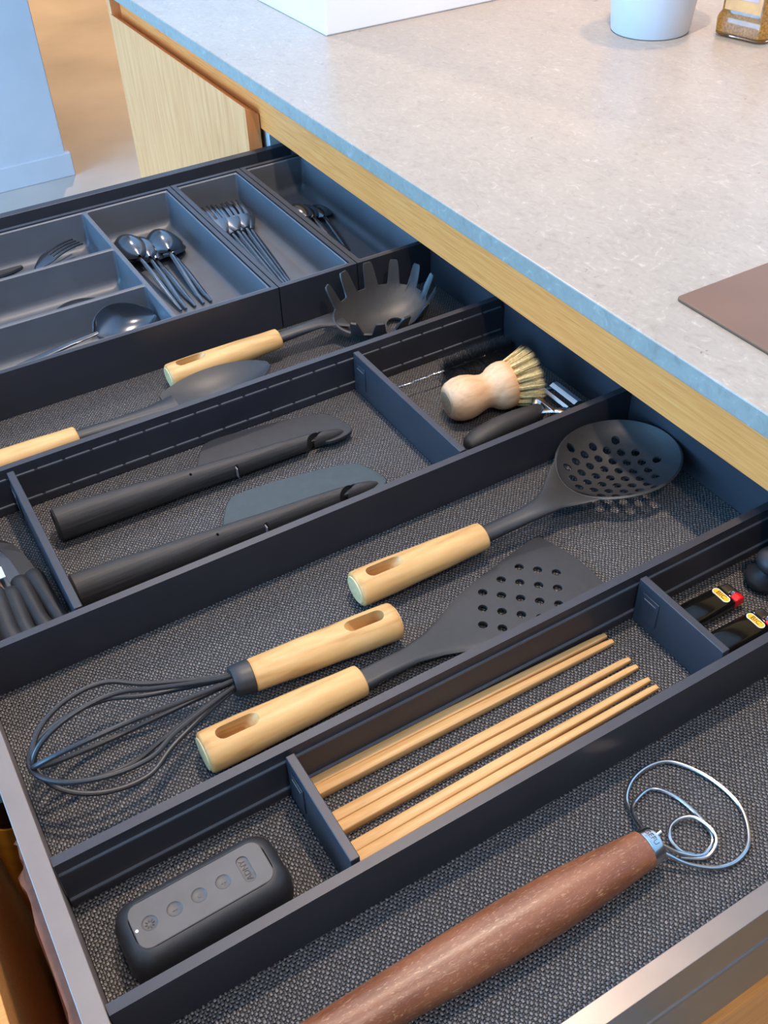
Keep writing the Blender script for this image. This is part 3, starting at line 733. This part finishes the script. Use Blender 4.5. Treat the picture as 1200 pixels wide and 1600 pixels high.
q = MB(); q.loft([[(x, y, z) for x, z in ((.5410, .0205), (.5450, .0225), (.5500, .0215), (.5520, .0185), (.5500, .0175), (.5440, .0195))] for y in (.3040, .3400)]); q.build('guard', 'steel', pe, smooth=False)

# ------------------------------------------------------------------ chopsticks
G = 'wooden chopsticks in the narrow frame'
def chop(x0, y0, x1, y1, label, z=0):
    q = MB(); rings = []
    for t, h in ((0, .0035), (.004, .0037), (.45, .0034), (.97, .0021), (1, .0017)):
        x, y = x0+(x1-x0)*t, y0+(y1-y0)*t
        rings.append([(x, y+h*a, z+.0002+h*(1+b)) for a, b in ((-1, -.85), (-.85, -1), (.85, -1), (1, -.85), (1, .85), (.85, 1), (-.85, 1), (-1, .85))])
    o = q.loft(rings).build('chopstick', 'bamboo', origin=((x0+x1)/2, (y0+y1)/2, 0), angle=50)
    return tag(o, label, 'chopstick', G)
chop(.1508, .0886, .3970, .0868, 'wooden chopstick nearest the far rail, back stick of the far pair')
chop(.1508, .0812, .3975, .0798, 'wooden chopstick, front stick of the far pair')
chop(.1508, .0590, .3965, .0606, 'wooden chopstick, back stick of the middle pair')
chop(.1508, .0512, .3965, .0528, 'wooden chopstick, front stick of the middle pair')
chop(.1508, .0352, .3958, .0396, 'wooden chopstick, back stick of the near pair')
chop(.1508, .0277, .3962, .0318, 'wooden chopstick nearest the near rail, front stick of the near pair')

# ------------------------------------------------------------------ black device with four buttons
rm = thing('remote_speaker', 'chunky matt black device with four dimpled buttons', 'speaker', (.0660, .0415, 0), R(1.0))
def sup(hx, hy, z, e, n=64):
    out = []
    for k in range(n):
        a = 2*pi*k/n; c_, s_ = cos(a), sin(a); out.append((hx*math.copysign(abs(c_)**e, c_), hy*math.copysign(abs(s_)**e, s_), z))
    return out
q = MB(); rings = []
for z, ins in ((.0006, .0060), (.0016, .0028), (.005, .0008), (.012, 0), (.020, .0002), (.026, .0014), (.0295, .0034), (.0318, .0060), (.0325, .0078), (.0325, .0081), (.0309, .0084)):
    rings.append([(x, y, z) for x, y in rrect(-.0490+ins, .0490-ins, -.0225+ins, .0225-ins, .0125-ins*.35, 8)])
q.loft(rings); body = q.build('housing', 'rubber', rm, origin=(0, 0, 0)); body.location = (0, 0, 0)
q = MB(); rings = []
for z, ins in ((.0310, .0), (.0328, 0), (.0331, .0004)):
    rings.append([(x, y, z) for x, y in rrect(-.0402+ins, .0402-ins, -.0140+ins, .0140-ins, .0066-ins, 8)])
q.loft(rings); tp = q.build('top_plate', 'greyink', rm, origin=(0, 0, 0)); tp.location = (0, 0, 0)
M['plate'] = plain('dark_soft_plate', (84, 78, 75), .5, 0, .4, .04, 80, .15, 2500); tp.data.materials[0] = M['plate']
def dimple_cut(o, cx, cy, rx, ry, dep, zt):
    c = MB(); n = 28
    rows = []
    for k in range(7):
        a = k/6*pi/2; rows.append([(cx+rx*max(.02, sin(a))*cos(2*pi*j/n), cy+ry*max(.02, sin(a))*sin(2*pi*j/n), zt-dep*cos(a)) for j in range(n)])
    rows.append([(cx+rx*cos(2*pi*j/n), cy+ry*sin(2*pi*j/n), zt+.003) for j in range(n)])
    c.loft(rows)
    me = bpy.data.meshes.new('c'); return c
rm.rotation_euler = (0, 0, 0); loc_ = rm.location.copy(); rm.location = (0, 0, 0)
for i, cx in enumerate((-.0308, -.0162, -.0016, .0130)):
    cut(tp, dimple_cut(tp, cx, -.0005, .0045, .0045, .0012, .0331))
    if i == 0:
        q = MB()
        for k in range(8):
            a = 2*pi*k/8; d = V((cos(a), sin(a), 0)); p = V((cx, -.0005, .0323)); q.tube([p+d*.0012, p+d*.0026+V((0, 0, .0003))], .00028, 5)
        q.build('sun_symbol', 'plate', tp)
    elif i == 1:
        MB().box(cx-.0015, cx+.0015, -.0008, -.0002, .0319, .03225).build('minus_symbol', 'plate', tp)
    elif i == 2:
        MB().lathe([(0, .0011), (.5, .0010), (1, .0004)], (cx, -.0005, .0318), (cx, -.0005, .0324), 16).build('dot_symbol', 'plate', tp)
    else:
        MB().box(cx-.0015, cx+.0015, -.0008, -.0002, .0319, .03225).box(cx-.0003, cx+.0003, -.0020, .0010, .0319, .0322).build('plus_symbol', 'plate', tp)
# long recess with lettering
c = MB(); rings = []
for z, g in ((.0321, .0006), (.0323, .0002), (.0340, -.0002)): rings.append([(x, y, z) for x, y in rrect(.0236+g, .0306-g, -.0092+g, .0082-g, .0033-g, 8)])
c.loft(rings); cut(tp, c)
me = text_mesh('ADNY', .0048, 'lettering', .00015)
put_mesh(me, 'lettering', 'rubber', tp, Matrix.Translation((.0271, -.0005, .03215)) @ Matrix.Rotation(R(90), 4, 'Z'))  # letters darker than the plate, in place of their relief shading
MB().lathe([(0, .0009), (.7, .0009), (1, .0004)], (-.0384, -.0012, .0329), (-.0384, -.0012, .0335), 16).build('status_light', 'whiteink', tp)
rm.location = loc_; rm.rotation_euler = (0, 0, R(1.0))

# ------------------------------------------------------------------ lighters
def lighter(x0, y0, rz, label):
    t = thing('pocket_lighter', label, 'lighter', (0, 0, 0), 0, 'black lighters in the right compartment')
    q = MB()
    for x, s in ((0, .9), (.0012, 1), (.054, 1), (.0555, .96)): pass
    q.loft([[(x, .0108*s*math.copysign(abs(cos(2*pi*k/32))**.75, cos(2*pi*k/32)), .0062+.0058*s*math.copysign(abs(sin(2*pi*k/32))**.75, sin(2*pi*k/32))) for k in range(32)] for x, s in ((0, .88), (.0012, 1), (.054, 1), (.0555, .94))])
    q.build('body', 'gloss', t)
    q = MB(); q.box(.0556, .0585, -.0095, .0095, .0018, .0106); q.build('collar', 'gloss', t, bevel=.0012)
    q = MB(); q.loft([[(x, y, z) for x, z in ((.0560, .0018), (.0660, .0024), (.0672, .0062), (.0660, .0098), (.0560, .0106))] for y in (-.0005, .0088)]); q.build('hood', 'steel', t, bevel=.0012)
    MB().lathe([(0, .0040), (1, .0040)], (.0630, -.0005, .0070), (.0630, -.0042, .0070), 20).build('spark_wheel', 'gunmetal', t)
    q = MB(); q.loft([[(x, y, z) for x, z in ((.0560, .0030), (.0650, .0040), (.0655, .0100), (.0620, .0122), (.0560, .0112))] for y in (-.0100, -.0030)]); q.build('thumb_button', 'red', t, bevel=.0012)
    lx = .0505; zt = .0122
    def pill(hw, hl, z): return [(lx+x, y, z) for x, y in rrect(-hw, hw, -hl, hl, hw-.0001, 5)]
    MB().loft([pill(.0031, .0078, zt-.0006), pill(.0031, .0078, zt)]).build('badge_border', 'whiteink', t)
    b = MB().loft([pill(.0025, .0072, zt-.0002), pill(.0025, .0072, zt+.0001)]).build('badge', 'yellow', t)
    me = text_mesh('BIC', .0056, 'lettering', .00005)
    put_mesh(me, 'lettering', 'darkink', b, Matrix.Translation((lx, 0, zt+.00014)) @ Matrix.Rotation(R(-90), 4, 'Z'))
    t.location = (x0, y0, 0); t.rotation_euler = (0, 0, rz); return t
lighter(.4370, .0665, R(-.8), 'black pocket lighter with red button, farther of the two')
lighter(.4395, .0355, R(-1.2), 'black pocket lighter with red button, nearer, against the rail')
bst = thing('bottle_stopper', 'dark rubber ball topped stopper at the right edge', 'stopper', (.530, .062, 0))
MB().lathe([(0, .010), (.1, .0135), (.25, .0140), (.45, .0085), (.5, .0080)]+[(.5+.5*(1-cos(k/10*pi))/2*1.0, .0130*max(.08, sin(pi*(.12+.88*k/10)))) for k in range(1, 11)], (.5305, .0665, .0008), (.5345, .0600, .0360), 32).build('ball', 'rubber', bst, angle=60)
MB().lathe([(0, .0040), (.1, .0090), (.5, .0105), (.9, .0085), (1, .0040)], (.5230, .0440, .0100), (.5520, .0400, .0110), 24, 1, .9).build('plug', 'rubber', bst)

# ------------------------------------------------------------------ dough whisk
dw = thing('dough_whisk', 'steel wire dough whisk with brown speckled handle', 'whisk', (.20, -.06, 0))
D0, D1 = V((.0550, -.0530, .0125)), V((.3000, -.0600, .0128)); LL = (D1-D0).length
MB().lathe([(0, .0100), (.03, .0112), (.15, .0122), (.3, .0134), (.48, .0150), (.62, .0155), (.75, .0150), (.88, .0132), (.97, .0115), (1, .0108)], D0, D1+V((0, 0, .0015)), 48, 1.05, .96).build('handle', 'brown', dw)
dx = (D1-D0).normalized(); FE0 = D1+V((0, 0, .0015)); FE1 = FE0+dx*.0082
fer = MB().lathe([(0, .0109), (.05, .0112), (.8, .0108), (.95, .0104), (1, .0095)], FE0, FE1, 48, 1, 1).build('ferrule', 'steel', dw)
me = text_mesh('GEFU', .0046, 'lettering', .00004)
for v in me.vertices:      # wrap around the ferrule
    a = v.co.x/.0110; rr = .01112+v.co.z; ax_ = .0040+v.co.y
    base_ = FE0+dx*ax_; sd_ = V((-dx.y, dx.x, 0)); a2 = R(60)-a-R(90)
    p = base_+sd_*(rr*sin(R(0)-a))+V((0, 0, rr*cos(R(0)-a)))
    v.co = p
put_mesh(me, 'lettering', 'greyink', fer, Matrix.Identity(4))
wz = .0022
big = catmull([(.3060, -.0590, .0140), (.3105, -.0540, .0100), (.3140, -.0400, .0050), (.3195, -.0247, wz), (.3330, -.0155, wz), (.3504, -.0137, wz), (.3640, -.0200, wz), (.3745, -.0400, wz), (.3760, -.0640, wz), (.3640, -.0835, wz), (.3490, -.0900, wz), (.3340, -.0875, .0030), (.3198, -.0780, .0060), (.3095, -.0665, .0115), (.3050, -.0630, .0130)], 8)
MB().tube(big, .00145, 10).build('outer_loop', 'steel', dw)
mid = catmull([(.3070, -.0560, .0140), (.3105, -.0460, .0090), (.3150, -.0350, .0050), (.3230, -.0285, .0030), (.3385, -.0268, wz), (.3470, -.0390, wz), (.3495, -.0570, wz), (.3475, -.0690, wz), (.3420, -.0750, wz), (.3309, -.0765, .0030), (.3200, -.0700, .0065), (.3120, -.0630, .0120), (.3075, -.0605, .0145)], 8)
sm = catmull([(.3200, -.0715, .0040), (.3330, -.0790, .0026), (.3440, -.0760, .0046), (.3480, -.0680, .0050), (.3455, -.0570, .0046), (.3380, -.0525, .0040), (.3290, -.0535, .0036), (.3235, -.0600, .0030), (.3240, -.0690, .0024), (.3290, -.0740, .0020)], 8)
MB().tube(mid, .0013, 10).build('middle_loop', 'steel', dw); MB().tube(sm, .0013, 10).build('inner_loop', 'steel', dw)
MB().tube([FE1+V((-.002, .001, .006)), FE1+V((.0045, .0012, .0065))], .0013, 10).build('wire_end', 'steel', dw)

# ------------------------------------------------------------------ worktop objects
pot = thing('plant_pot', 'smooth white round pot on the stone worktop', 'pot', (1.0485, .7930, ZC))
q = MB(); q.lathe([(0, .0470), (.004, .0500), (.02, .0515), (1, .0640), (1.0, .0610), (.5, .0540), (.3, .0500)], (1.0485, .7930, ZC+.0002), (1.0485, .7930, ZC+.12), 64)
q.build('vessel', 'white', pot, angle=40)
MB().lathe([(0, .0560), (.7, .0560), (1, .0500)], (1.0485, .7930, ZC+.085), (1.0485, .7930, ZC+.095), 40).build('soil', 'darkink', pot)
jar = thing('spice_jar', 'square glass jar of golden seeds with purple label', 'jar', (1.1400, .7000, ZC))
def jring(h, r, z): return [(1.1400+x, .7000+y, ZC+z) for x, y in [(a*cos(R(12))-b*sin(R(12)), a*sin(R(12))+b*cos(R(12))) for a, b in rrect(-h, h, -h, h, r, 6)]]
MB().loft([jring(.0330, .010, .0004), jring(.0370, .012, .003), jring(.0375, .012, .022), jring(.0360, .011, .026), jring(.0335, .010, .030), jring(.0335, .010, .090), jring(.020, .0195, .105), jring(.020, .0195, .12)]).build('glass_body', 'glass', jar)
MB().loft([jring(.0300, .009, .003), jring(.0345, .011, .006), jring(.0345, .011, .021), jring(.0312, .0095, .027), jring(.0312, .0095, .075)]).build('seeds', 'seed', jar)
MB().lathe([(0, .022), (1, .022)], (1.14, .70, ZC+.118), (1.14, .70, ZC+.135), 32).build('lid', 'palegrey', jar)
jm = Matrix.Translation((1.14, .70, ZC)) @ Matrix.Rotation(R(12), 4, 'Z')
def jplate(name, mat, a0, a1, z0, z1, y, face):
    q = MB(); q.box(a0, a1, -.0343-y, -.0340-y, z0, z1) if face == 'y' else q.box(-.0343-y, -.0340-y, a0, a1, z0, z1)
    q.v = [tuple(jm @ V(v)) for v in q.v]; return q.build(name, mat, jar, smooth=False)
jplate('label_panel', 'paperlabel', -.026, .026, .033, .085, 0, 'x')
jplate('label_print', 'lilac', -.020, .016, .047, .058, .0004, 'x')
jplate('label_corner', 'whiteink', -.026, .026, .058, .085, .0008, 'x')
q = MB().lathe([(0, .0085), (1, .0085)], (-.0352, .004, .0655), (-.0355, .004, .0655), 24); q.v = [tuple(jm @ V(v)) for v in q.v]; q.build('label_badge', 'purple', jar)
bd = thing('serving_board', 'flat brown board lying on the stone worktop', 'board', (.72, .12, ZC))
ol = [(x, y) for x, y in rrect(.5856, .92, -.06, .2485, .004, 4)]
MB().prism(ol, ZC+.0002, ZC+.0030).build('board', 'leather', bd, bevel=.0008)

# ------------------------------------------------------------------ lower drawer below
ld = thing('lower_drawer', 'deep oak drawer below the metal drawer, pulled open', 'drawer', (.2, .4, -.5))
MB().box(-.077, -.055, -.1330, .955, -.60, -.045).build('front_panel', 'oakx', ld, bevel=.0006)
MB().box(-.0548, .50, -.1330, -.1190, -.55, -.095).build('side_panel', 'oakx', ld, bevel=.0006)
MB().box(-.0548, .50, .940, .955, -.55, -.26).build('side_panel', 'oakx', ld, bevel=.0006)
MB().box(-.0548, .50, -.1188, .9398, -.55, -.535).build('bottom_board', 'oakx', ld)
bag = thing('paper_bag', 'crumpled pink paper bag standing in the lower drawer', 'bag', (.0, .14, -.534))
q = MB(); rings = []
for i, z in enumerate((-.5345, -.40, -.27, -.17, -.12, -.105)):
    ring = []
    for k in range(64):
        a = 2*pi*k/64; hx, hy = .030, .125
        x, y = hx*math.copysign(abs(cos(a))**.5, cos(a)), hy*math.copysign(abs(sin(a))**.5, sin(a))
        wob = .0024*sin(y*150+i*1.3)+.0012*sin(y*330+i*2.1)+(.0010*sin(k*2.3+i))
        sc = 1 if i < 4 else (.97 if i == 4 else .90)
        ring.append((-.0020+x*sc+(wob if abs(x) > .02 else 0), .125+y*sc, z+.0015*sin(k*1.7)))
    rings.append(ring)
q.loft(rings).build('paper', 'pink', bag, angle=80)
bo = thing('food_jar', 'jar with golden label and dark lid standing in the lower drawer', 'jar', (-.019, .286, -.534))
MB().lathe([(0, .024), (.01, .0265), (.97, .0265), (1, .024)], (-.019, .286, -.5345), (-.019, .286, -.125), 36).build('glass', 'greenglass', bo)
MB().lathe([(0, .0268), (1, .0268)], (-.019, .286, -.45), (-.019, .286, -.132), 36).build('label', 'label', bo)
MB().lathe([(0, .0250), (.9, .0250), (1, .0235)], (-.019, .286, -.1255), (-.019, .286, -.100), 28).build('lid', 'gloss', bo)
